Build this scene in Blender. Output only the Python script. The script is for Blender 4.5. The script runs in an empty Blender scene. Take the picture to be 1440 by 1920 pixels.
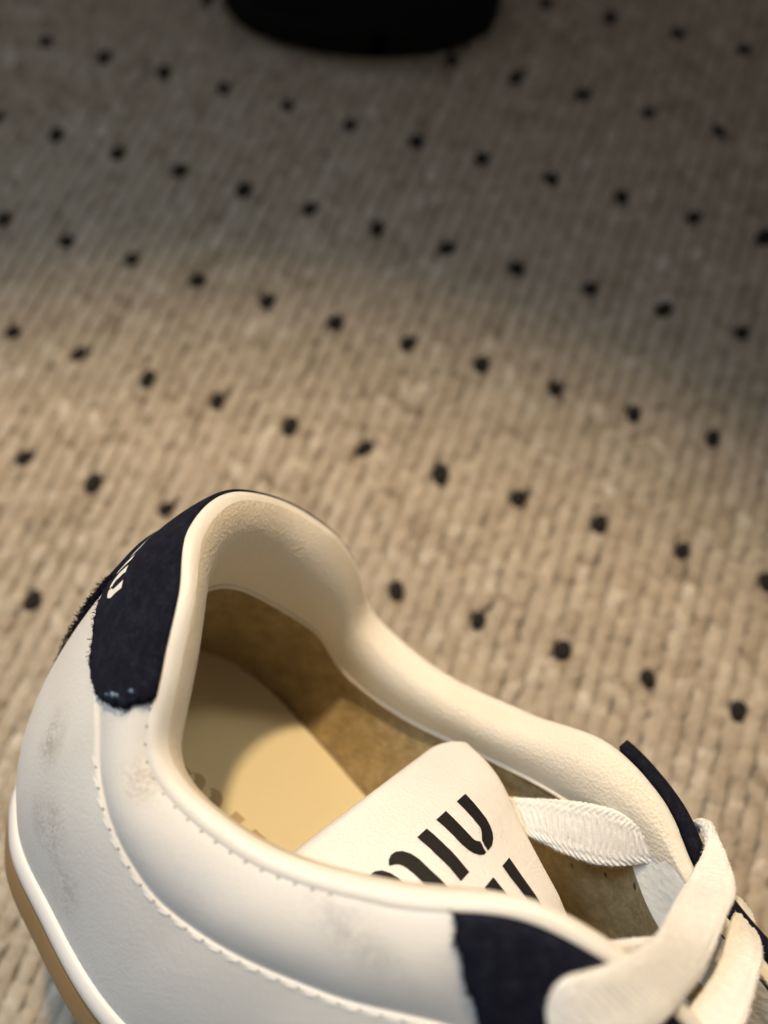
import bpy, math, random
import numpy as np
from mathutils import Matrix, Vector
random.seed(7); rng = np.random.default_rng(11)
scene = bpy.context.scene
COL = scene.collection
CM = 0.01

# ------------------------------------------------------------------ camera
cam_d = bpy.data.cameras.new('camera'); cam = bpy.data.objects.new('camera', cam_d); COL.objects.link(cam)
right = Vector((0.937302, 0.347126, -0.031115)); down = Vector((0.317405, -0.887092, -0.335144)); fwd = Vector((-0.143939, 0.304255, -0.941653))
cpos = Vector((2.46686, -5.57939, 23.84285)) * CM
cam.matrix_world = Matrix(((right.x, -down.x, -fwd.x, cpos.x), (right.y, -down.y, -fwd.y, cpos.y), (right.z, -down.z, -fwd.z, cpos.z), (0, 0, 0, 1)))
cam_d.sensor_fit = 'VERTICAL'; cam_d.sensor_height = 8.232; cam_d.sensor_width = 8.232; cam_d.lens = 6.86
cam_d.clip_start = 0.005; cam_d.clip_end = 50
cam_d.dof.use_dof = True; cam_d.dof.focus_distance = 0.158; cam_d.dof.aperture_fstop = 1.38
scene.camera = cam

# ------------------------------------------------------------------ light (indoor: window daylight, a warm lamp and an added fill)
world = bpy.data.worlds.new('World'); scene.world = world; world.use_nodes = True
bg = world.node_tree.nodes['Background']; bg.inputs[0].default_value = (0.60, 0.57, 0.54, 1); bg.inputs[1].default_value = 0.20

def aim(o, loc, tgt):
    o.location = loc; o.rotation_euler = (Vector(tgt) - Vector(loc)).to_track_quat('-Z', 'Y').to_euler()
def area(name, loc, tgt, sx, sy, energy, col, spread=180):
    l = bpy.data.lights.new(name, 'AREA'); l.shape = 'RECTANGLE'; l.size = sx; l.size_y = sy; l.energy = energy; l.color = col; l.spread = math.radians(spread)
    o = bpy.data.objects.new(name, l); COL.objects.link(o); aim(o, loc, tgt); return o
def spot(name, loc, tgt, energy, col, deg, blend, rad):
    l = bpy.data.lights.new(name, 'SPOT'); l.energy = energy; l.color = col; l.spot_size = math.radians(deg); l.spot_blend = blend; l.shadow_soft_size = rad
    o = bpy.data.objects.new(name, l); COL.objects.link(o); aim(o, loc, tgt); return o
area('window_light', (-0.46, 0.02, 0.82), (0.01, -0.215, 0.06), 0.34, 0.34, 0.34, (0.68, 0.85, 1.0), 36)
area('insole_fill', (0.22, 0.80, 0.92), (0.02, -0.19, 0.05), 0.22, 0.22, 0.07, (1.0, 0.82, 0.58), 22)  # weak fill added to lift the shaded insole, not a known fixture
spot('warm_ceiling_spot', (-0.20, 0.66, 1.0), (0.03, -0.405, 0), 54.0, (1.0, 0.73, 0.43), 32.8, 0.07, 0.036)
spot('side_spot', (-0.95, 0.20, 0.75), (-0.24, 0.06, 0), 8.0, (0.84, 0.92, 1.0), 21, 1.0, 0.08)

scene.cycles.diffuse_bounces = 10; scene.cycles.max_bounces = 14
scene.view_settings.view_transform = 'Standard'; scene.view_settings.look = 'None'
scene.view_settings.exposure = 0.0; scene.view_settings.gamma = 1.0; scene.view_settings.use_curve_mapping = False

# ------------------------------------------------------------------ materials
def newmat(name):
    m = bpy.data.materials.new(name); m.use_nodes = True; nt = m.node_tree
    return m, nt, nt.nodes['Principled BSDF']
def N(nt, typ, **kw):
    n = nt.nodes.new(typ)
    for k, v in kw.items():
        if k in n.inputs: n.inputs[k].default_value = v
        else: setattr(n, k, v)
    return n
def ramp(nt, stops, src):
    r = nt.nodes.new('ShaderNodeValToRGB'); e = r.color_ramp.elements
    while len(e) < len(stops): e.new(0.5)
    for i, (p, c) in enumerate(stops):
        e[i].position = p; e[i].color = (c[0], c[1], c[2], 1) if len(c) == 3 else c
    nt.links.new(src, r.inputs[0]); return r
def mixc(nt, fac, a, b):
    m = nt.nodes.new('ShaderNodeMix'); m.data_type = 'RGBA'
    for idx, v in ((0, fac), (6, a), (7, b)):
        if hasattr(v, 'is_linked'): nt.links.new(v, m.inputs[idx])
        elif idx == 0: m.inputs[0].default_value = v
        else: m.inputs[idx].default_value = (*v, 1)
    return m.outputs[2]
def bump(nt, bsdf, src, strength, dist, prev=None):
    b = N(nt, 'ShaderNodeBump'); b.inputs['Strength'].default_value = strength; b.inputs['Distance'].default_value = dist
    nt.links.new(src, b.inputs['Height'])
    if prev is not None: nt.links.new(prev, b.inputs['Normal'])
    nt.links.new(b.outputs[0], bsdf.inputs['Normal']); return b.outputs[0]
def coord(nt): return nt.nodes.new('ShaderNodeTexCoord').outputs['Object']
def noise(nt, co, scale, detail=4, rough=.55):
    n = N(nt, 'ShaderNodeTexNoise'); n.inputs['Scale'].default_value = scale; n.inputs['Detail'].default_value = detail; n.inputs['Roughness'].default_value = rough
    nt.links.new(co, n.inputs['Vector']); return n.outputs[0]
def mathn(nt, op, a, b=None, clamp=False):
    n = N(nt, 'ShaderNodeMath', operation=op); n.use_clamp = clamp
    for i, v in enumerate((a, b)):
        if v is None: continue
        if hasattr(v, 'is_linked'): nt.links.new(v, n.inputs[i])
        else: n.inputs[i].default_value = v
    return n.outputs[0]
def blob(nt, co, c, r):
    # soft mask round a point of the shoe, radii in cm
    s = N(nt, 'ShaderNodeVectorMath', operation='SUBTRACT'); nt.links.new(co, s.inputs[0]); s.inputs[1].default_value = [x * CM for x in c]
    d = N(nt, 'ShaderNodeVectorMath', operation='DIVIDE'); nt.links.new(s.outputs[0], d.inputs[0]); d.inputs[1].default_value = [x * CM for x in r]
    l = N(nt, 'ShaderNodeVectorMath', operation='LENGTH'); nt.links.new(d.outputs[0], l.inputs[0])
    return mathn(nt, 'SUBTRACT', 1.0, l.outputs['Value'], True)

def leather(name, base, tint, grain=900, gs=.25, scuffs=(), rough=.46, crease=0.0):
    m, nt, b = newmat(name); co = coord(nt)
    c = mixc(nt, ramp(nt, [(.35, (0, 0, 0)), (.7, (1, 1, 1))], noise(nt, co, 45, 3)).outputs[0], base, tint)
    speck = noise(nt, co, 1500, 3, .7); strk = noise(nt, co, 120, 5, .7)
    for (p, r, amt, colr) in scuffs:
        k = blob(nt, co, p, r)
        f = mathn(nt, 'MULTIPLY', k, ramp(nt, [(.45, (0, 0, 0)), (.57, (1, 1, 1))], mathn(nt, 'MULTIPLY', mathn(nt, 'ADD', speck, strk), .5)).outputs[0])
        f = mathn(nt, 'MULTIPLY', f, amt, True)
        c = mixc(nt, f, c, colr) if hasattr(c, 'is_linked') else c
    nt.links.new(c, b.inputs['Base Color']); b.inputs['Roughness'].default_value = rough
    b.inputs['Specular IOR Level'].default_value = .4
    v = N(nt, 'ShaderNodeTexVoronoi'); v.inputs['Scale'].default_value = grain; nt.links.new(co, v.inputs['Vector'])
    h = bump(nt, b, v.outputs['Distance'], gs, .0004)
    h = bump(nt, b, noise(nt, co, 220, 4, .6), .05 + crease, .0008, h)
    nt.links.new(ramp(nt, [(.3, (rough - .07,) * 3), (.7, (rough + .1,) * 3)], noise(nt, co, 90, 4)).outputs[0], b.inputs['Roughness'])
    return m
SC = [((1.4, -3.3, 4.7), (.5, .9, .9), .8, (.36, .31, .26)), ((2.25, -3.7, 3.5), (.75, 1.0, .9), .95, (.36, .32, .28)), ((3.1, -3.85, 2.7), (.6, .9, .9), .9, (.40, .35, .31)),
      ((3.5, -3.7, 6.0), (.55, .8, .5), .8, (.44, .36, .26)), ((7.6, -3.4, 6.4), (1.4, .9, .5), .75, (.43, .42, .43)), ((5.2, -3.8, 5.4), (1.8, .9, .45), .6, (.60, .63, .70))]
M_leather = leather('white_leather', (.74, .72, .69), (.79, .77, .74), 1500, .09, SC, .44, .02)
M_lining = leather('cream_lining_leather', (.77, .71, .60), (.82, .77, .68), 1600, .34, (), .44, -.02)
M_binding = leather('white_binding_leather', (.80, .77, .71), (.84, .81, .76), 1700, .14, (), .42, -.04)
M_tongue = leather('tongue_leather', (.74, .715, .69), (.78, .76, .735), 1500, .30, [((6.6, .6, 6.4), (.12, .12, .12), .8, (.3, .25, .2))], .45)
M_facing = leather('pale_facing', (.72, .76, .78), (.80, .82, .83), 700, .3, (), .35, .2)

def suede(name, a, b_, c_, scale=140, sheen=.4, rough=.95, bs=.6):
    m, nt, b = newmat(name); co = coord(nt)
    n1 = noise(nt, co, scale, 6, .7); n2 = noise(nt, co, scale * 6, 4, .7)
    f = mathn(nt, 'ADD', mathn(nt, 'MULTIPLY', n1, .6), mathn(nt, 'MULTIPLY', n2, .4))
    r = ramp(nt, [(.30, a), (.5, b_), (.70, c_)], f)
    nt.links.new(r.outputs[0], b.inputs['Base Color']); b.inputs['Roughness'].default_value = rough
    b.inputs['Specular IOR Level'].default_value = .1
    b.inputs['Sheen Weight'].default_value = sheen; b.inputs['Sheen Roughness'].default_value = .5
    b.inputs['Sheen Tint'].default_value = (*[min(1, x * 3) for x in c_], 1)
    h = bump(nt, b, n2, bs, .0006); bump(nt, b, n1, bs * .6, .001, h)
    return m
M_navy = suede('navy_suede', (.004, .0045, .009), (.009, .0105, .020), (.028, .031, .052), 520, .15)
M_tan = suede('tan_suede', (.22, .16, .075), (.41, .305, .15), (.62, .49, .28), 230, .25, .9, 1.0)

def plain(name, col, rough=.5, spec=.4, bscale=400, bs=.1, var=.12, sc=60):
    m, nt, b = newmat(name); co = coord(nt)
    c = mixc(nt, noise(nt, co, sc, 5, .65), tuple(x * (1 - var) for x in col), tuple(min(1, x * (1 + var)) for x in col))
    nt.links.new(c, b.inputs['Base Color']); b.inputs['Roughness'].default_value = rough; b.inputs['Specular IOR Level'].default_value = spec
    bump(nt, b, noise(nt, co, bscale, 3), bs, .0006); return m
M_insole = plain('cream_insole', (.72, .65, .44), .55, .3, 700, .12, .06, 35)
M_mid = plain('white_rubber', (.80, .77, .74), .45, .4, 500, .05, .04)
M_gum = plain('gum_rubber', (.30, .18, .075), .45, .4, 300, .2, .15)
M_print = plain('black_print', (.009, .0085, .0085), .6, .2, 1200, .15, .2)
M_white_print = plain('white_print', (.85, .84, .80), .55, .3, 900, .1, .03)
M_fade = plain('faded_brown_print', (.46, .36, .22), .6, .2, 600, .1, .25, 350)
M_thread = plain('white_thread', (.78, .77, .75), .7, .2, 1500, .3, .08)
M_hole = plain('dark_thread_hole', (.10, .085, .07), .9, .1)
M_blue = plain('blue_glue_spot', (.06, .10, .17), .3, .6, 900, .3, .4, 500)
M_black = plain('black_textile', (.004, .004, .0045), .75, .15, 500, .3, .3)

def lacemat():
    m, nt, b = newmat('white_lace_cotton'); co = coord(nt)
    n1 = noise(nt, co, 900, 4, .7)
    r = ramp(nt, [(.3, (.78, .765, .74)), (.7, (.90, .89, .87))], n1)
    nt.links.new(r.outputs[0], b.inputs['Base Color']); b.inputs['Roughness'].default_value = .95; b.inputs['Specular IOR Level'].default_value = .1
    b.inputs['Sheen Weight'].default_value = .3; bump(nt, b, n1, .4, .0005); return m
M_lace = lacemat()

def pilemat():
    m, nt, b = newmat('beige_loop_pile'); co = coord(nt)
    at = nt.nodes.new('ShaderNodeAttribute'); at.attribute_name = 'tone'
    n1 = noise(nt, co, 900, 4, .7); n2 = noise(nt, co, 330, 4, .75)
    f = mathn(nt, 'ADD', mathn(nt, 'MULTIPLY', at.outputs['Fac'], .25), mathn(nt, 'ADD', mathn(nt, 'MULTIPLY', n1, .35), mathn(nt, 'MULTIPLY', n2, .40)))
    r = ramp(nt, [(.34, (.28, .225, .165)), (.45, (.45, .38, .295)), (.56, (.55, .48, .39)), (.66, (.74, .68, .59))], f)
    nt.links.new(r.outputs[0], b.inputs['Base Color']); b.inputs['Roughness'].default_value = .97; b.inputs['Specular IOR Level'].default_value = .05
    b.inputs['Sheen Weight'].default_value = .15; bump(nt, b, n1, .7, .001); return m
M_pile = pilemat()
M_back = plain('carpet_backing', (.20, .155, .105), .98, .05, 500, .8, .3, 300)
M_tuft = suede('dark_tuft_yarn', (.014, .013, .013), (.028, .026, .025), (.055, .052, .048), 500, .15)

# ------------------------------------------------------------------ mesh helpers
def mesh_obj(name, verts, faces, mat, parent=None, smooth=True, scale=CM):
    me = bpy.data.meshes.new(name); v = np.asarray(verts, float) * scale
    me.from_pydata(v.tolist(), [], faces); me.materials.append(mat)
    if smooth: me.polygons.foreach_set('use_smooth', [True] * len(me.polygons))
    me.update(); o = bpy.data.objects.new(name, me); COL.objects.link(o)
    if parent is not None: o.parent = parent
    return o
def grid_faces(n, m, off=0, cu=False, cv=False, flip=False):
    f = []
    for i in range(n if cu else n - 1):
        for j in range(m if cv else m - 1):
            a = off + i * m + j; b = off + i * m + (j + 1) % m; c = off + ((i + 1) % n) * m + (j + 1) % m; d = off + ((i + 1) % n) * m + j
            f.append((a, b, c, d) if not flip else (d, c, b, a))
    return f
def grid(name, P, mat, parent, flip=False, cv=False):
    n, m = P.shape[:2]
    return mesh_obj(name, P.reshape(-1, 3), grid_faces(n, m, 0, False, cv, flip), mat, parent)
def shell(name, P, Nn, t0, t1, mat, parent, soft=True, rough_edge=0.0):
    """patch with thickness: top sheet at t1, back sheet at t0, skirt round the border, its rim slightly rounded"""
    n, m = P.shape[:2]
    T = P + Nn * t1; B = P + Nn * t0
    if soft:
        k = np.ones((n, m)); k[0] = k[-1] = .55; k[:, 0] = k[:, -1] = .55
        T = P + Nn * (t0 + (t1 - t0) * k)[..., None]
    V = np.concatenate([T.reshape(-1, 3), B.reshape(-1, 3)]); f = grid_faces(n, m) + grid_faces(n, m, n * m, flip=True)
    ring = [j for j in range(m)] + [i * m + m - 1 for i in range(1, n)] + [(n - 1) * m + j for j in range(m - 2, -1, -1)] + [i * m for i in range(n - 2, 0, -1)]
    for q in range(len(ring)):
        a, b = ring[q], ring[(q + 1) % len(ring)]; f.append((b, a, a + n * m, b + n * m))
    return mesh_obj(name, V, f, mat, parent)
def herm(kx, ky, x):
    kx = np.asarray(kx, float); ky = np.asarray(ky, float); x = np.asarray(x, float)
    h = np.diff(kx); d = np.diff(ky) / h; m = np.empty_like(ky)
    m[1:-1] = (d[:-1] * h[1:] + d[1:] * h[:-1]) / (h[:-1] + h[1:]); m[0] = d[0]; m[-1] = d[-1]
    i = np.clip(np.searchsorted(kx, x, side='right') - 1, 0, len(kx) - 2); hh = kx[i + 1] - kx[i]; t = (x - kx[i]) / hh
    return ky[i] * (1 + 2 * t) * (1 - t) ** 2 + m[i] * hh * t * (1 - t) ** 2 + ky[i + 1] * t * t * (3 - 2 * t) + m[i + 1] * hh * t * t * (t - 1)
def curve3(k, P, x):
    P = np.asarray(P, float); return np.stack([herm(k, P[:, i], x) for i in range(3)], -1)
def tube(name, P, r, mat, parent, k=8):
    P = np.asarray(P, float); tn = np.gradient(P, axis=0); tn /= np.linalg.norm(tn, axis=1, keepdims=True) + 1e-9
    up = np.tile([0, 0, 1.], (len(P), 1)); a = np.cross(tn, up); a /= np.linalg.norm(a, axis=1, keepdims=True) + 1e-9; b = np.cross(a, tn)
    ang = np.linspace(0, 2 * np.pi, k, endpoint=False); r = np.broadcast_to(r, (len(P),))
    V = P[:, None] + r[:, None, None] * (np.cos(ang)[None, :, None] * a[:, None] + np.sin(ang)[None, :, None] * b[:, None])
    return grid(name, V, mat, parent, cv=True)

# ------------------------------------------------------------------ carpet
U = 2.4556                       # dot spacing across, cm; the rows of dots are 1.57 U apart
carpet = mesh_obj('carpet', [(-120, -120, -.42), (120, -120, -.42), (120, 120, -.42), (-120, 120, -.42)], [(0, 1, 2, 3)], M_back, None, False)
carpet['kind'] = 'structure'; carpet['label'] = 'beige ribbed loop carpet with rows of small dark dots'
NR = 5; NL = 10                 # ribs per dot column, loops per dot row
px = U / NR; py = U * 1.5697 / NL
# one loop: a short fat arch of yarn, leaning along its rib
def loop_mesh(nu=7, nv=6):
    V = []
    for i in range(nu):
        t = i / (nu - 1); y = (t - .5) * 1.9 * py; z = -.07 + .07 * math.sin(math.pi * (.08 + .84 * t)) ** .75
        rr = .205 * (.86 + .35 * math.sin(math.pi * t)); dz = math.cos(math.pi * t)
        for j in range(nv):
            a = 2 * math.pi * j / nv; V.append((rr * 1.12 * math.cos(a), y - rr * math.sin(a) * dz * .5, z - .10 + rr * .42 * math.sin(a)))
    return np.array(V), grid_faces(nu, nv, 0, False, True)
LV, LF = loop_mesh(); LF = np.array(LF); nlv = len(LV)
allv = []; allf = []; tone = []; dots = []
ix0, ix1, iy0, iy1 = -13 * NR, 11 * NR, -8 * NL, 10 * NL
base = 0
rib_t = rng.normal(0, .05, 400)
for ix in range(ix0, ix1):
    for iy in range(iy0, iy1):
        isdot = (ix % NR == 0) and (iy % NL == 0)
        x = ix * px + rng.normal(0, .018); y = iy * py + rng.normal(0, .03) + (0 if isdot else (.5 * py if ix % 2 else 0))
        sx = rng.uniform(.9, 1.12); sz = rng.uniform(.93, 1.07); a = rng.normal(-.16 if ix % 2 else .2, .16)
        if isdot: dots.append((x, y)); continue
        v = LV * [sx, rng.uniform(.9, 1.1), sz]; ca, sa = math.cos(a), math.sin(a)
        w = np.c_[v[:, 0] * ca - v[:, 1] * sa + x, v[:, 0] * sa + v[:, 1] * ca + y, v[:, 2] + rng.normal(0, .012)]
        allv.append(w); allf.append(LF + base); base += nlv
        tv = np.clip(  .5 + rng.normal(0, .16) + rib_t[ix - ix0], 0, 1); tone.append(np.full(nlv, tv))
V = np.concatenate(allv) * CM; F = np.concatenate(allf)
me = bpy.data.meshes.new('carpet_pile'); me.vertices.add(len(V)); me.vertices.foreach_set('co', V.ravel().astype(np.float32))
me.loops.add(F.size); me.loops.foreach_set('vertex_index', F.ravel().astype(np.int32)); me.polygons.add(len(F))
me.polygons.foreach_set('loop_start', np.arange(0, F.size, 4, dtype=np.int32)); me.polygons.foreach_set('use_smooth', np.ones(len(F), bool))
at = me.attributes.new('tone', 'FLOAT', 'POINT'); at.data.foreach_set('value', np.concatenate(tone).astype(np.float32))
me.update(calc_edges=True); me.validate(); me.materials.append(M_pile)
pile = bpy.data.objects.new('carpet_pile', me); COL.objects.link(pile); pile.parent = carpet; pile['kind'] = 'stuff'
dot_meshes = []
for k in range(5):
    nv, nu = 12, 6; rad = 1 + np.convolve(np.tile(rng.normal(0, .09, nv), 3), [.25, .5, .25], 'same')[nv:2 * nv]; Vd = []
    for i in range(nu):
        ph = (i + .15) / nu * math.pi / 2
        for j in range(nv):
            th_ = 2 * math.pi * j / nv; Vd.append((.235 * rad[j] * math.cos(th_) * math.sin(ph), .315 * rad[j] * math.sin(th_) * math.sin(ph), -.12 + .17 * math.cos(ph) + rng.normal(0, .012)))
    t_ = mesh_obj('dark_tuft', Vd, grid_faces(nu, nv, 0, False, True) + [tuple(range(nv))], M_tuft, carpet); dot_meshes.append(t_.data)
    if k == 0: dm = t_
    else: bpy.data.objects.remove(t_)
first = True
for (x, y) in dots:
    if not (-11 * U < x < 8 * U and -9 * U < y < 15 * U): continue
    o = dm if first else dm.copy()
    if not first: COL.objects.link(o); o.parent = carpet; o.data = random.choice(dot_meshes)
    first = False
    o.location = (x * CM, y * CM, .0008); o.rotation_euler = (0, 0, random.gauss(-.1, .25)); s = random.uniform(.92, 1.12); o.scale = (s, s * random.uniform(.9, 1.1), 1)

# ------------------------------------------------------------------ the sneaker: surfaces in centimetres, x to the toe, y to the far side, z up
shoe = bpy.data.objects.new('sneaker', None); COL.objects.link(shoe)
shoe['label'] = 'worn white leather sneaker with navy suede trim, tipped on its sole edge on the carpet'; shoe['category'] = 'sneaker'
RW = ((0.944054, 0.244196, 0.221655), (-0.327681, 0.618638, 0.714082), (0.037252, -0.746764, 0.664046)); TWv = (-5.50631, -7.41703, 2.68504)
shoe.matrix_world = Matrix(tuple(tuple(RW[i]) + (TWv[i] * CM,) for i in range(3)) + ((0, 0, 0, 1),))

TS = [0, .08, .16, .25, .36, .5, .65, .8, .9, 1.0, 1.25, 1.5, 1.75, 1.9, 2.0]
TX = [.712, 1.127, 1.988, 2.63, 3.418, 5.47, 7.64, 9.37, 10.62, 11.614, 13.6, 15.6, 17.4, 18.2, 18.5]
TW = [0, 1.476, 2.392, 3.048, 3.552, 3.512, 3.156, 2.681, 2.32, 1.85, 1.5, 1.4, 1.2, .7, 0]
THN = [8.77, 8.637, 8.188, 7.371, 6.226, 6.073, 6.992, 8.142, 8.213, 7.85, 7.2, 6.6, 5.8, 5.4, 5.25]
THF = [8.77, 8.505, 8.127, 7.495, 6.473, 6.341, 7.124, 8.017, 7.953, 7.543, 7.1, 6.5, 5.75, 5.4, 5.25]
BS = [0, .1, .2, .35, .5, .65, .8, 1., 1.25, 1.5, 1.75, 1.9, 2.]
BX = [-.29, .06, 1.01, 2.81, 5.01, 7.51, 10.01, 13.01, 15.9, 18.8, 22.3, 24.2, 24.9]
BW = [0, 1.875, 2.887, 3.56, 4.01, 3.78, 3.71, 3.98, 4.4, 4.7, 4.0, 2.3, 0]
def mir(k, v, sgn, v2=None):
    v2 = list(v if v2 is None else v2); return [-a for a in k[:0:-1]] + list(k), [sgn * a for a in v[:0:-1]] + v2
K, VX = mir(TS, TX, 1); _, VY = mir(TS, TW, -1); _, VZ = mir(TS, THN, 1, THF)
KB, UX = mir(BS, BX, 1); _, UY = mir(BS, BW, -1)
def top(s): return np.stack([herm(K, VX, s), herm(K, VY, s), herm(K, VZ, s)], -1)
def pn(k, a, b, s, e, lim):
    s = np.clip(np.asarray(s, float), -lim, lim); dx = herm(k, a, s + e) - herm(k, a, s - e); dy = herm(k, b, s + e) - herm(k, b, s - e)
    l = np.sqrt(dx * dx + dy * dy) + 1e-9; return np.stack([-dy / l, dx / l, 0 * dx], -1)
def topn(s): return pn(K, VX, VY, s, 4e-3, 1.99)
def botn(s): return pn(KB, UX, UY, s, 1e-3, 1.998)
def bot(s, z=1.38, inset=.12):
    s = np.asarray(s, float); return np.stack([herm(KB, UX, s), herm(KB, UY, s), np.full(s.shape, z)], -1) - botn(s) * inset
HA = [0, .2, .5, .9, 1.2, 1.6, 2.]
def outer(s, v):
    s, v = np.broadcast_arrays(np.asarray(s, float), np.asarray(v, float)); a = np.abs(s)
    T = top(s); B = bot(s); n = topn(s); nb = botn(s)
    out = np.interp(a, HA, [1.05, .95, .45, .5, 1.3, 1.9, 2.2]); dn = np.interp(a, HA, [1.5, 1.5, 1.5, 1.6, .6, .45, .35])
    ub = np.interp(a, HA, [2.4, 2.2, 1.9, 2., 2.4, 2.3, 1.9]); ob = np.interp(a, HA, [.95, .75, .3, .2, .2, .2, .2])
    f = np.clip((a - 1.6) / .4, 0, 1)[..., None]; nn = n * (1 - f) + f * np.array([1, 0, 0.])
    P1 = T + nn * out[..., None]; P1[..., 2] -= dn; P2 = B + nb * ob[..., None]; P2[..., 2] += ub
    v = v[..., None]; return T * (1 - v) ** 3 + 3 * P1 * v * (1 - v) ** 2 + 3 * P2 * v * v * (1 - v) + B * v ** 3
def outn(s, v):
    e = 2e-3; s = np.clip(np.asarray(s, float), -1.99, 1.99); v = np.clip(np.asarray(v, float), e, 1 - e)
    n = np.cross(outer(s + e, v) - outer(s - e, v), outer(s, v + e) - outer(s, v - e)); return n / (np.linalg.norm(n, axis=-1, keepdims=True) + 1e-12)
SK = [0, .225, .305, .35, .405, .455, .535, .675, .73, .9, 1.1, 1.35, 2.]
SV = [.29, .275, .255, .25, .295, .345, .36, .355, .345, .30, .25, .2, .1]
def seam_v(s): return herm(SK, SV, np.abs(s))
def puff(s, v):                                   # the padded collar swells between rim and seam
    sv = seam_v(s); q = np.clip(v / sv, 0, 1); a = np.abs(s); k = np.interp(a, [0, .25, .4, .75, .95, 2], [.0, .10, .20, .20, .08, 0])
    return k * np.sin(np.pi * q) ** .8
def skin(s, v, off=0.0):
    s, v = np.broadcast_arrays(np.asarray(s, float), np.asarray(v, float)); return outer(s, v) + outn(s, v) * (puff(s, v) + off)[..., None]

ss = np.linspace(-1.995, 1.995, 361); vv = np.linspace(0, 1, 61)
S, Vg = np.meshgrid(ss, vv, indexing='ij')
grid('upper', skin(S, Vg), M_leather, shell and shoe)

# lower quarter panel laid over the collar panel along the stitched seam
s2 = np.linspace(-1.33, 1.33, 301); q2 = np.linspace(0, 1, 36) ** 1.3
S2, Q2 = np.meshgrid(s2, q2, indexing='ij'); wob = .0
V2 = (seam_v(S2) + wob) + (1 - seam_v(S2) - wob) * Q2
o = shell('quarter_panel', outer(S2, V2) + outn(S2, V2) * puff(S2, V2)[..., None], outn(S2, V2), -.02, .06, M_leather, shoe)

# sole: white midsole band over a gum outsole
def band(name, zs, offs, mat, cap):
    s = np.linspace(-2, 2, 321); rows = [bot(s, z, -of) for z, of in zip(zs, offs)]
    P = np.stack(rows, 1); n, m = P.shape[:2]
    o = P.reshape(-1, 3); f = grid_faces(n, m, 0, False, False)
    if cap: f.append(tuple(i * m + m - 1 for i in range(n)))
    return mesh_obj(name, o, f, mat, shoe)
band('midsole', [1.36, 1.42, 1.44, 1.40, 1.2, 1.06, 1.02, .98], [-.3, -.14, -.04, .02, .05, .05, .02, -.3], M_mid, False)
og = band('outsole', [1.03, 1.03, .98, .75, .5, .25, .05, 0], [-.3, -.03, .0, .0, -.03, -.06, -.14, -.28], M_gum, True)

# collar lining: rolls over the rim and pads the inside down to the lining seam
DK = [0, .16, .25, .36, .5, .65, .78, .86, .92, 1.0, 2.0]; DV = [1.85, 2.05, 1.8, 1.48, 1.27, 1.15, 1.3, 1.15, .6, .34, .3]
def drop(s): return herm(DK, DV, np.abs(s))
s3 = np.linspace(-1.96, 1.96, 421); rows = []
n3 = topn(s3); T3 = top(s3); a3 = np.abs(s3); rs = np.interp(a3, [0, .8, 1.0, 2], [1.12, 1.12, .95, .6]); d3 = drop(s3)
padk = np.interp(a3, [0, .2, .7, .85, .93, 2], [.8, 1, 1, .8, 0, 0])
prof = [(-.02, -.14, 0, 0), (-.03, -.03, 0, 0), (-.01, .055, 0, 0), (.04, .115, 0, 0), (.10, .145, 0, 0), (.18, .145, 0, 0), (.26, .115, 0, 0), (.33, .06, 0, 0), (.39, -.01, 0, 0)]
for k, (i, u, _, _) in enumerate(prof): rows.append(T3 - n3 * (i * rs)[:, None] + np.array([0, 0, 1.]) * (u * rs)[:, None])
for q in np.linspace(.08, 1, 14):
    ins = .39 * rs + padk * (.26 * np.sin(np.pi * min(1, q ** .72)) - .02 * q) - (1 - padk) * .08 * q
    rows.append(T3 - n3 * ins[:, None] + np.array([0, 0, 1.]) * ((-.01 * rs) - (d3 - .01 * rs) * q)[:, None])
PL = np.stack(rows, 1)
ker = np.exp(-np.linspace(-2, 2, 25) ** 2); ker /= ker.sum()
for r_ in range(6, PL.shape[1]):                  # the padding runs smoothly along the collar
    w_ = min(1, (r_ - 5) / 5)
    for c_ in range(3):
        sm = np.convolve(np.pad(PL[:, r_, c_], 12, 'edge'), ker, 'valid'); PL[:, r_, c_] += w_ * (sm - PL[:, r_, c_])
PL += rng.normal(0, .0008, PL.shape[:1] + (1, 1))
grid('collar_lining', PL[:, 6:], M_lining, shoe, flip=True)
grid('collar_binding', PL[:, :7], M_binding, shoe, flip=True)
sel = (a3 < .9); tube('lining_seam', PL[sel][:, -1] + n3[sel] * .02 * -1, .05, M_lining, shoe)

# pale facing strip inside the throat
for sg in (-1, 1):
    s4 = sg * np.linspace(.76, 1.9, 90); T4 = top(s4); n4 = topn(s4)
    f4 = np.stack([T4 - n4 * i + np.array([0, 0, 1.]) * u for i, u in ((.34, -.05), (.34, -.25), (.30, -.5), (.26, -.8), (.26, -1.12))], 1)
    grid('throat_facing', f4, M_facing, shoe, flip=(sg > 0))

# tan suede lining from the seam down to the insole
IK = [0, .1, .2, .35, .5, .65, .8, 1., 1.25, 1.5, 1.75, 1.9, 2.]
IX = [-.59, -.29, .41, 2.0, 4.2, 6.6, 8.9, 11.8, 15, 18.2, 21.6, 23.3, 24.0]
IWF = [0, 1.59, 2.58, 3.13, 2.85, 2.45, 2.7, 3.2, 3.7, 4.0, 3.3, 1.8, 0]; IWN = [0, 1.6, 2.6, 3.15, 3.3, 3.2, 3.15, 3.4, 3.8, 4.0, 3.3, 1.8, 0]
KI, WX = mir(IK, IX, 1); _, WY = mir(IK, IWN, -1, IWF); ZI = 2.97
def insole_edge(s, z): return np.stack([herm(KI, WX, s), herm(KI, WY, s), np.full(np.shape(s), z)], -1)
s5 = np.linspace(-1.96, 1.96, 361); n5 = topn(s5); T5 = top(s5); a5 = np.abs(s5)
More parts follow.
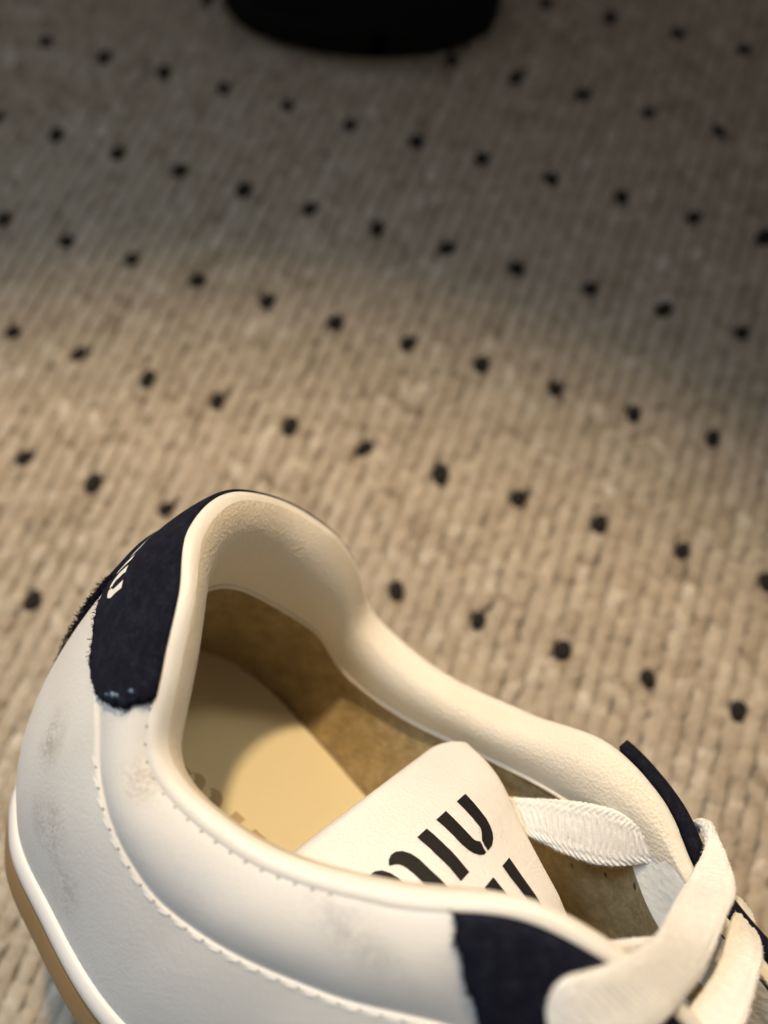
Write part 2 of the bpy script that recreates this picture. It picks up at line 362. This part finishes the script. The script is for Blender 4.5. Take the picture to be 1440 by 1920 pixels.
d5 = np.where(a5 < .84, drop(s5) - .05, np.maximum(1.02, .0)); d5 = np.convolve(np.pad(d5, 4, 'edge'), np.ones(9) / 9, 'valid')
A5 = T5 - n5 * np.interp(a5, [0, .8, .95, 2], [.36, .35, .25, .25])[:, None]; A5[:, 2] -= d5
B5 = insole_edge(s5, ZI - .1)
toe = np.clip((a5 - 1.3) / .5, 0, 1)[:, None]
C1 = A5 * .68 + B5 * .32 + n5 * .22 * (1 - toe) + toe * np.array([1.2, 0, -.1]); C2 = A5 * .3 + B5 * .7 + n5 * .25 * (1 - toe) + toe * np.array([.6, 0, .8])
q5 = np.linspace(0, 1, 24)[None, :, None]
P5 = A5[:, None] * (1 - q5) ** 3 + 3 * C1[:, None] * q5 * (1 - q5) ** 2 + 3 * C2[:, None] * q5 ** 2 * (1 - q5) + B5[:, None] * q5 ** 3
grid('suede_lining', P5, M_tan, shoe, flip=True)

# insole, cupped at its edge
sI = np.linspace(0.0, 1.98, 120) ** 1.0; sI[0] = .002; cI = np.linspace(-1, 1, 41)
nr = insole_edge(-sI, ZI); fr = insole_edge(sI, ZI)
cc = cI[None, :, None]; PI_ = nr[:, None] * (1 - cc) / 2 + fr[:, None] * (1 + cc) / 2
PI_[..., 2] += .12 * np.abs(cI)[None] ** 6 + .05 * np.exp(-((PI_[..., 0] + .5) / .6) ** 2)
grid('insole', PI_, M_insole, shoe, flip=True)

# ------------------------------------------------------------------ lettering
def bar(x0, x1, y0=0., y1=1., n=8):
    y = np.linspace(y0, y1, n); return np.c_[np.full(n, x0), y], np.c_[np.full(n, x1), y]
def arch_piece(x0, w):
    o = np.array([(-.62, .02), (-.35, -.05), (0., -.085), (.35, -.07), (.68, .0), (.9, .12), (1, .28), (1, .5), (1, .75), (1, 1.)])
    i = np.array([(-.60, .03), (-.36, .07), (-.16, .12), (-.04, .18), (0, .25), (0, .31), (0, .38), (0, .55), (0, .78), (0, 1.)])
    return i * [w, 1] + [x0, 0], o * [w, 1] + [x0, 0]
def u_pieces(x0, w):
    lo = np.array([(0, 0), (0, .2), (0, .4), (0, .6), (.03, .74), (.10, .86), (.20, .95), (.31, .995), (.40, 1.0)]); li = np.array([(.31, 0), (.31, .2), (.31, .4), (.31, .58), (.315, .66), (.33, .71), (.36, .745), (.40, .77), (.44, .80)])
    ro = np.array([(1, 0), (1, .2), (1, .4), (1, .6), (.975, .74), (.92, .85), (.83, .93), (.68, .99), (.47, 1.0)]); ri = np.array([(.68, 0), (.68, .2), (.68, .4), (.68, .58), (.67, .64), (.65, .68), (.62, .72), (.57, .76), (.50, .81)])
    return [(lo * [w, 1] + [x0, 0], li * [w, 1] + [x0, 0]), (ri * [w, 1] + [x0, 0], ro * [w, 1] + [x0, 0])]
def word_pieces():
    # M I U on a line one unit wide, letters as stencilled pieces
    return {'letter_m': [bar(.02, .105, .06), arch_piece(.155, .085), arch_piece(.315, .09)], 'letter_i': [bar(.50, .59)], 'letter_u': u_pieces(.68, .315)}
def put_letters(parent, fn, mat, words, jit=0.0):
    for nm, pcs in words.items():
        V = []; F = []
        for A, B in pcs:
            m = 5; R = np.stack([A * (1 - t) + B * t for t in np.linspace(0, 1, m)], 1); R = R + rng.normal(0, jit, R.shape)
            P = fn(R[..., 0], R[..., 1]); F += grid_faces(len(A), m, len(V)); V += P.reshape(-1, 3).tolist()
        mesh_obj(nm, V, F, mat, parent)

# ------------------------------------------------------------------ tongue, pushed down inside the collar
RB = [0, .22, .45, .62, .8, 1.]; RE = np.array([(6.808, 2.3, 6.497), (7.877, 2., 6.536), (8.933, 1.5, 6.216), (9.890, .9, 6.097), (10.781, .3, 6.027), (12.6, .5, 6.4)])
LB = [0, .5, 1.]; LE = np.array([(5.952, -2.5, 5.11), (8.9, -2.6, 5.5), (12.6, -2.3, 6.1)])
def tng(a, b):
    a, b = np.broadcast_arrays(np.asarray(a, float), np.asarray(b, float)); q = curve3(LB, LE, b) * (1 - a[..., None]) + curve3(RB, RE, b) * a[..., None]
    q[..., 2] += .45 * np.sin(np.pi * np.clip(a, 0, 1)) * (.4 + .6 * np.clip(b * 3, 0, 1)); return q
def tngn(a, b):
    e = 3e-3; n = np.cross(tng(a + e, b) - tng(a - e, b), tng(a, b + e) - tng(a, b - e)); n /= np.linalg.norm(n, axis=-1, keepdims=True) + 1e-9
    return n * np.sign(n[..., 2:3])
aT = np.linspace(0, 1, 61); bT = np.linspace(0.0, 1, 81); Aa, Bb = np.meshgrid(aT, bT, indexing='ij')
crn = -.045 + .10 * np.clip((Aa - .80) / .20, 0, 1) ** 2.2                        # the tip corners are rounded off
Bb = crn + (1 - crn) * Bb
PT = tng(Aa, Bb); NT = tngn(Aa, np.clip(Bb, .01, .99)); dT = np.minimum.reduce([(1 - Aa) * 4.6, (Bb - crn) * 6.6, Aa * 4.6])
roll = -.34 * np.clip(1 - dT / .34, 0, 1) ** 2.2
PTt = PT + NT * roll[..., None]
n, m = PTt.shape[:2]; back = PT - NT * .42
V = np.concatenate([PTt.reshape(-1, 3), back.reshape(-1, 3)]); F = grid_faces(n, m) + grid_faces(n, m, n * m, flip=True)
ring = [j for j in range(m)] + [i * m + m - 1 for i in range(1, n)] + [(n - 1) * m + j for j in range(m - 2, -1, -1)] + [i * m for i in range(n - 2, 0, -1)]
for q in range(len(ring)):
    a, b = ring[q], ring[(q + 1) % len(ring)]; F.append((b, a, a + n * m, b + n * m))
tongue = mesh_obj('tongue', V, F, M_tongue, shoe)
tongue['label'] = 'white padded tongue with black stencil lettering, pushed down inside'
fn1 = lambda x, y: (lambda a, b: tng(a, b) + tngn(a, b) * .012)(.10 + .617 * x, .205 + .195 * y)
fn2 = lambda x, y: (lambda a, b: tng(a, b) + tngn(a, b) * .012)(-.02 + .725 * x, .462 + .19 * y)
put_letters(tongue, fn1, M_print, word_pieces(), .0012); put_letters(tongue, fn2, M_print, word_pieces(), .0012)
insole_obj = bpy.data.objects['insole']
put_letters(insole_obj, lambda x, y: np.stack([2.55 + 3.1 * x, -.22 - .95 * y, np.full(np.shape(x), ZI + .006)], -1), M_fade, word_pieces(), .002)

# ------------------------------------------------------------------ navy heel tab
def tab_send(v): return np.interp(v, [0, .125, .225, .265, .30, .325], [.285, .268, .238, .222, .196, .155])
aa = np.linspace(-1, 1, 161); tv = np.concatenate([np.linspace(-.012, .25, 22), np.linspace(.258, .325, 12)])
A6, V6 = np.meshgrid(aa, tv, indexing='ij'); S6 = A6 * tab_send(np.clip(V6, 0, 1)); V6c = np.clip(V6, 0, 1)
edge = rng.normal(0, .0022, A6.shape); S6 = S6 + edge * (np.abs(A6) > .98); V6c = np.clip(V6c + rng.normal(0, .0025, A6.shape) * (V6 > .31), 0, 1)
P6 = skin(S6, V6c); P6[..., 2] += np.where(V6 < 0, -V6 * 8, 0)
tab = shell('heel_tab', P6, outn(S6, V6c), -.03, .12, M_navy, shoe); tab['label'] = 'navy suede heel tab with white lettering'
st = np.linspace(-1, 1, 21); vt = np.linspace(.24, .96, 60); A7, V7 = np.meshgrid(st, vt, indexing='ij')
S7 = A7 * np.interp(V7, [.24, .5, .96], [.075, .062, .05]) + rng.normal(0, .0015, A7.shape) * (np.abs(A7) > .95)
shell('heel_stripe', skin(S7, V7, .06), outn(S7, V7), -.05, .13, M_navy, shoe)
put_letters(tab, lambda x, y: (lambda s, v: skin(s, v) + outn(s, v) * .128)(.110 - .080 * x, .20 + .07 * y), M_white_print, word_pieces(), .004)
put_letters(tab, lambda x, y: (lambda s, v: skin(s, v) + outn(s, v) * .128)(-.030 - .080 * x, .20 + .07 * y), M_white_print, word_pieces(), .004)
# blue glints of glue near the lower corner of the tab
for (s_, v_, r_) in ((-.238, .195, .05), (-.245, .165, .085), (-.25, .145, .07), (-.257, .085, .08)):
    c = skin(np.array(s_), np.array(v_)) + outn(np.array(s_), np.array(v_)) * .11; k = 8; Vv = []
    for i in range(5):
        for j in range(k):
            ph = math.pi * i / 4; th = 2 * math.pi * j / k; Vv.append(c + r_ * np.array([math.sin(ph) * math.cos(th), math.sin(ph) * math.sin(th) * .7, math.cos(ph) * .7]) * random.uniform(.75, 1.15))
    mesh_obj('glue_spot', Vv, grid_faces(5, k, 0, False, True), M_blue, tab)

# fibres standing off the raw suede edges
def fringe(name, pts, nrm, along, count, parent, ln=.09):
    V = []; F = []
    for _ in range(count):
        i = random.randrange(len(pts)); p = pts[i] + rng.normal(0, .02, 3); d = nrm[i] * random.uniform(.2, 1) + along[i] * random.uniform(.1, 1.1) + rng.normal(0, .5, 3); d /= np.linalg.norm(d); l = ln * random.uniform(.3, 1.25)
        sd = np.cross(d, rng.normal(0, 1, 3)); sd /= np.linalg.norm(sd) + 1e-9; w = random.uniform(.006, .014); b = len(V); bend = rng.normal(0, .25, 3) * l
        V += [p - sd * w, p + sd * w, p + d * l * .6 + sd * w * .7 + bend * .4, p + d * l * .6 - sd * w * .7 + bend * .4, p + d * l + bend]; F += [(b, b + 1, b + 2, b + 3), (b + 3, b + 2, b + 4)]
    o = mesh_obj(name, V, F, M_navy, parent, False); o['kind'] = 'stuff'; return o
sE = np.linspace(-.17, .17, 160); vE = np.full(160, .325); pE = skin(sE, vE, .09)
fringe('suede_fringe', pE, outn(sE, vE), np.tile([0, 0, -1.], (160, 1)), 500, tab, .055)
vE = np.linspace(0, .3, 80); sE = -tab_send(vE); pE = skin(sE, vE, .08); fringe('suede_fringe', pE, outn(sE, vE), skin(sE - .01, vE) - skin(sE, vE), 160, tab, .04)
stripe = bpy.data.objects['heel_stripe']
vE = np.linspace(.30, .95, 160); sE = -np.interp(vE, [.24, .5, .96], [.075, .062, .05]); fringe('suede_fringe', skin(sE, vE, .16), outn(sE, vE), np.tile([0, -.4, 0.], (160, 1)), 1300, stripe, .085)

# ------------------------------------------------------------------ navy eyestays
def eyestay(sg, name):
    qs = np.linspace(0, 1, 90); vs = np.linspace(0, 1, 26); Qa, Va = np.meshgrid(qs, vs, indexing='ij')
    vmax = .42; Vv = Va * vmax
    s0 = np.interp(Vv, [0, .145, .235, .29, .42], [.72, .76, .79, .815, .87]) + .0025 * np.sin(Vv * 60) if sg < 0 else np.interp(Vv, [0, .42], [.80, .9])
    S = sg * (s0 + (1.9 - s0) * Qa)
    P = skin(S, Vv)
    if sg > 0:
        lift = np.interp(np.abs(S), [.8, .86, 1.0, 1.2, 1.9], [.20, .18, .18, .12, .05]) * np.clip(1 - Va * 3.2, 0, 1)
        P = P + topn(S) * (lift * .55)[..., None]; P[..., 2] += lift * .75
    o = shell(name, P, outn(S, Vv), -.04, .14 if sg < 0 else .25, M_navy, shoe, sg < 0)
    pe = skin(S[0], Vv[0], .08); fringe('suede_fringe', pe, outn(S[0], Vv[0]), skin(S[0] - sg * .01, Vv[0]) - pe, 250, o, .07)
    return o
en = eyestay(-1, 'eyestay'); ef = eyestay(1, 'eyestay')

# ------------------------------------------------------------------ stitches
def capsule(l, r):
    V = []
    for i in range(7):
        t = i / 6; x = (t - .5) * l; rr = r * math.sin(math.pi * (.06 + .88 * t)) ** .6
        for j in range(6): V.append((x, rr * math.cos(j * math.pi / 3), rr * .8 * math.sin(j * math.pi / 3)))
    return V, grid_faces(7, 6, 0, False, True)
def along(fn, s0, s1, step):
    s = np.linspace(s0, s1, 1500); P = fn(s); d = np.r_[0, np.cumsum(np.linalg.norm(np.diff(P, axis=0), axis=1))]
    return np.interp(np.arange(0, d[-1], step), d, s)
def place_run(name, fn, nfn, s_list, l, r, mat, tilt=0., parent=shoe, lift=0.):
    V, F = capsule(l, r); proto = mesh_obj(name, V, F, mat, parent); firsto = True
    for s in s_list:
        s = np.array([s, s + 1e-3]); p = fn(s); nz = nfn(s)[0]; t = p[1] - p[0]; t /= np.linalg.norm(t); b = np.cross(nz, t); b /= np.linalg.norm(b); t = np.cross(b, nz)
        a = tilt + random.gauss(0, .06); tt = t * math.cos(a) + b * math.sin(a); bb = np.cross(nz, tt); c = p[0] + nz * lift
        o = proto if firsto else proto.copy()
        if not firsto: COL.objects.link(o); o.parent = parent
        firsto = False
        o.matrix_local = Matrix(((tt[0], bb[0], nz[0], c[0] * CM), (tt[1], bb[1], nz[1], c[1] * CM), (tt[2], bb[2], nz[2], c[2] * CM), (0, 0, 0, 1)))
quarter = bpy.data.objects['quarter_panel']
fs = lambda s: (lambda v: skin(s, v))(seam_v(s) + .018); fnrm = lambda s: outn(s, seam_v(s) + .018)
place_run('stitch', fs, fnrm, along(fs, -.30, -.95, .34), .23, .027, M_thread, .16, quarter, .055)
fs2 = lambda s: (lambda v: skin(s, v))(seam_v(s) + .010)
place_run('needle_hole', fs2, fnrm, along(fs2, -.307, -.95, .34), .07, .022, M_hole, .5, quarter, .05)
lin = bpy.data.objects['collar_lining']
fr_ = lambda s: top(s) + topn(s) * .045 + np.array([0, 0, -.06]); frn = lambda s: topn(s)
place_run('stitch', fr_, frn, along(fr_, -.29, -.60, .29), .11, .02, M_hole, .9, lin, 0.)

# small cuts in the suede lining, and the punched stitch row of the near eyestay
lining_obj = bpy.data.objects['suede_lining']
for (i_, j_, l_) in ((.871, 9, .13), (.915, 6, .15), (.958, 2, .17)):
    k_ = int(np.argmin(np.abs(s5 - i_))); p_ = P5[k_, j_]; d_ = P5[k_ + 2, j_ + 1] - p_; d_ /= np.linalg.norm(d_)
    nn_ = np.cross(P5[k_ + 1, j_] - p_, P5[k_, j_ + 1] - p_); nn_ /= np.linalg.norm(nn_); nn_ *= -np.sign(nn_[1]); tube('cut_mark', [p_ + nn_ * .01 + d_ * l_ * (q - .5) for q in np.linspace(0, 1, 6)], np.array([.004, .018, .03, .026, .016, .004]), M_hole, lining_obj, 6)
fe_ = lambda s: skin(s, .035 + 0 * s); fen_ = lambda s: outn(s, .035 + 0 * s)
place_run('stitch', fe_, fen_, along(fe_, -.765, -1.3, .30), .08, .016, M_blue, .1, en, .125)

# ------------------------------------------------------------------ laces
def lace(A, B, th=.13, bulge=.06, name='lace'):
    A = np.asarray(A, float); B = np.asarray(B, float); k = np.linspace(0, 1, len(A)); n = 300; x = np.linspace(0, 1, n)
    a = curve3(k, A, x); b = curve3(k, B, x); c = (a + b) / 2; d = np.gradient(c, axis=0); d /= np.linalg.norm(d, axis=1, keepdims=True)
    w = b - a; W = np.linalg.norm(w, axis=1); wv = w / W[:, None]; nv = np.cross(d, wv); nv /= np.linalg.norm(nv, axis=1, keepdims=True)
    L = np.r_[0, np.cumsum(np.linalg.norm(np.diff(c, axis=0), axis=1))]
    k = 56; ang = np.linspace(0, 2 * np.pi, k, endpoint=False); ca, sa = np.cos(ang), np.sin(ang)
    ex = np.sign(ca) * np.abs(ca) ** .5; ey = np.sign(sa) * np.abs(sa) ** .6
    wpos = ex[None] * .5 * W[:, None]; braid = np.abs(np.sin((L[:, None] + np.abs(wpos) * 1.1 * np.sign(ey)[None]) * np.pi / .12)) * np.abs(np.cos(wpos * np.pi / .16)) ** .3
    tt = th * .5 * ey[None] * (1 + .55 * (braid - .5)) + bulge * (1 - ex[None] ** 2) * 0
    V = c[:, None] + wv[:, None] * (wpos * (1 + .03 * (braid - .5)))[..., None] + nv[:, None] * tt[..., None]
    V = V + rng.normal(0, .004, V.shape)
    o = mesh_obj(name, V.reshape(-1, 3), grid_faces(n, k, 0, False, True) + [tuple(range(k - 1, -1, -1)), tuple((n - 1) * k + j for j in range(k))], M_lace, shoe)
    # loose cotton fibres
    Vf = []; Ff = []
    for _ in range(900):
        i = random.randrange(n); j = random.choice([0, 1, 2, k - 1, k - 2, k // 2, k // 2 - 1, k // 2 + 1, random.randrange(k)]); p = V[i, j]; dd = p - c[i]; dd = dd / (np.linalg.norm(dd) + 1e-9) + rng.normal(0, .6, 3); sd = np.cross(dd, rng.normal(0, 1, 3)); sd /= np.linalg.norm(sd); q = len(Vf); l = random.uniform(.02, .06); dd /= np.linalg.norm(dd)
        Vf += [p - sd * .004, p + sd * .004, p + dd * l]; Ff.append((q, q + 1, q + 2))
    f = mesh_obj('lace_fuzz', Vf, Ff, M_lace, o, False); f['kind'] = 'stuff'
    return o
l1 = lace([(10.78, -3.60, 7.28), (10.42, -3.65, 7.67), (10.08, -3.60, 8.05), (10.02, -3.45, 8.45), (10.34, -3.00, 8.61), (10.71, -2.30, 8.55), (11.01, -1.40, 8.43), (11.26, -0.10, 8.05), (11.45, 1.00, 7.90), (11.54, 1.85, 8.00), (11.50, 2.30, 8.00), (11.3, 2.55, 7.95), (11.2, 2.8, 7.5), (11.2, 2.85, 6.9)],
     [(11.71, -3.50, 6.84), (11.39, -3.50, 7.21), (11.13, -3.45, 7.58), (11.19, -3.10, 7.91), (11.55, -2.40, 8.04), (11.76, -1.70, 8.00), (12.00, -0.80, 8.02), (12.05, 0.30, 8.26), (12.15, 1.20, 8.21), (11.88, 2.00, 8.16), (11.46, 2.40, 8.26), (11.42, 2.62, 8.1), (11.5, 2.95, 7.7), (11.7, 3.0, 7.0)], .15)
l2 = lace([(12.5, 2.75, 6.7), (12.63, 2.35, 7.35), (12.51, 1.3, 7.5), (12.49, .6, 7.48), (12.37, -.2, 7.5), (12.16, -1., 7.5), (11.94, -1.8, 7.4), (11.65, -2.5, 7.1), (11.5, -2.9, 6.4)],
     [(13.1, 2.85, 6.4), (12.95, 2.45, 7.2), (13.13, 1.5, 7.45), (13.11, .9, 7.6), (13.04, .1, 7.63), (12.95, -.7, 7.64), (12.72, -1.6, 7.54), (12.36, -2.4, 7.2), (12.2, -2.9, 6.3)])
l3 = lace([(13.7, 2.6, 6.4), (13.75, 2.2, 7.05), (13.7, 1.2, 7.3), (13.6, 0, 7.35), (13.35, -1.2, 7.3), (13.0, -2.3, 6.9), (12.9, -2.8, 6.2)],
     [(14.4, 2.7, 6.1), (14.4, 2.3, 6.8), (14.45, 1.2, 7.1), (14.4, 0, 7.15), (14.15, -1.2, 7.1), (13.75, -2.3, 6.7), (13.6, -2.8, 6.0)])
l4 = lace([(15.2, 2.5, 5.9), (15.3, 2.0, 6.6), (15.2, 0, 6.9), (14.6, -2.2, 6.4), (14.4, -2.7, 5.8)], [(15.9, 2.5, 5.6), (16.0, 2.0, 6.35), (15.9, 0, 6.65), (15.3, -2.2, 6.1), (15.1, -2.7, 5.5)])
l5 = lace([(7.7, 2.05, 5.55), (8.41, 2.0, 6.17), (9.16, 1.95, 6.9), (9.83, 1.92, 7.42), (10.55, 1.95, 7.62), (11.0, 2.0, 7.85)], [(8.3, 1.5, 5.3), (9.05, 1.6, 5.92), (9.76, 1.6, 6.2), (10.4, 1.65, 6.5), (11.07, 1.9, 7.1), (11.35, 2.0, 7.3)], .15)
l6 = lace([(9.6, -2.4, 7.4), (10.25, -1.9, 7.72), (10.7, -1.2, 7.62), (11.34, -.3, 7.5), (12.0, .6, 7.3), (12.6, 1.4, 7.1)], [(10.1, -2.4, 7.0), (10.66, -1.9, 7.34), (11.06, -1.2, 7.3), (11.65, -.3, 7.2), (12.4, .6, 7.0), (13.0, 1.4, 6.8)])

# ------------------------------------------------------------------ black shoe at the top edge
bs = bpy.data.objects.new('black_shoe', None); COL.objects.link(bs)
bs['label'] = 'blurred black rounded shoe toe in shadow at the top edge'; bs['category'] = 'shoe'
bs.location = (-.083, .183, 0); bs.rotation_euler = (0, 0, math.radians(17.5))
def half(x): return 5.0 * np.clip(1 - (1 - np.clip(x / 3.6, 0, 1)) ** 3.0, 0, 1) ** .5 * np.interp(x, [0, 9, 16, 24, 27], [1, 1, .88, .72, .3])
xs = 27 * np.linspace(0, 1, 60) ** 1.6; th = np.linspace(0, np.pi, 28); V = []
for x in xs:
    w = max(.02, half(x)); h = np.interp(x, [0, 2, 6, 12, 20, 27], [1.3, 3.6, 5.2, 7.6, 9.5, 7.5])
    for t in th: c = math.cos(t); V.append((np.sign(c) * abs(c) ** .7 * w + .9 * (1 - min(1, x / 3.6)) ** 2, x, .9 + (h - .9) * math.sin(t) ** .75))
mesh_obj('upper', V, grid_faces(60, 28, flip=True), M_black, bs)
V = []
for x in xs:
    w = max(.02, half(x)) + .25; k = .9 * (1 - min(1, x / 3.6)) ** 2; V += [(k - w + .2, x, 0.05), (k - w, x - .1, .25), (k - w, x - .1, 1.2), (k - w + .3, x, 1.3), (k + w - .3, x, 1.3), (k + w, x - .1, 1.2), (k + w, x - .1, .25), (k + w - .2, x, .05)]
mesh_obj('sole', V, grid_faces(60, 8, 0, False, True), M_black, bs)

bpy.context.view_layer.update()
zmin = min((shoe.matrix_world @ v.co).z for v in og.data.vertices); print('LOWEST', zmin * 100)
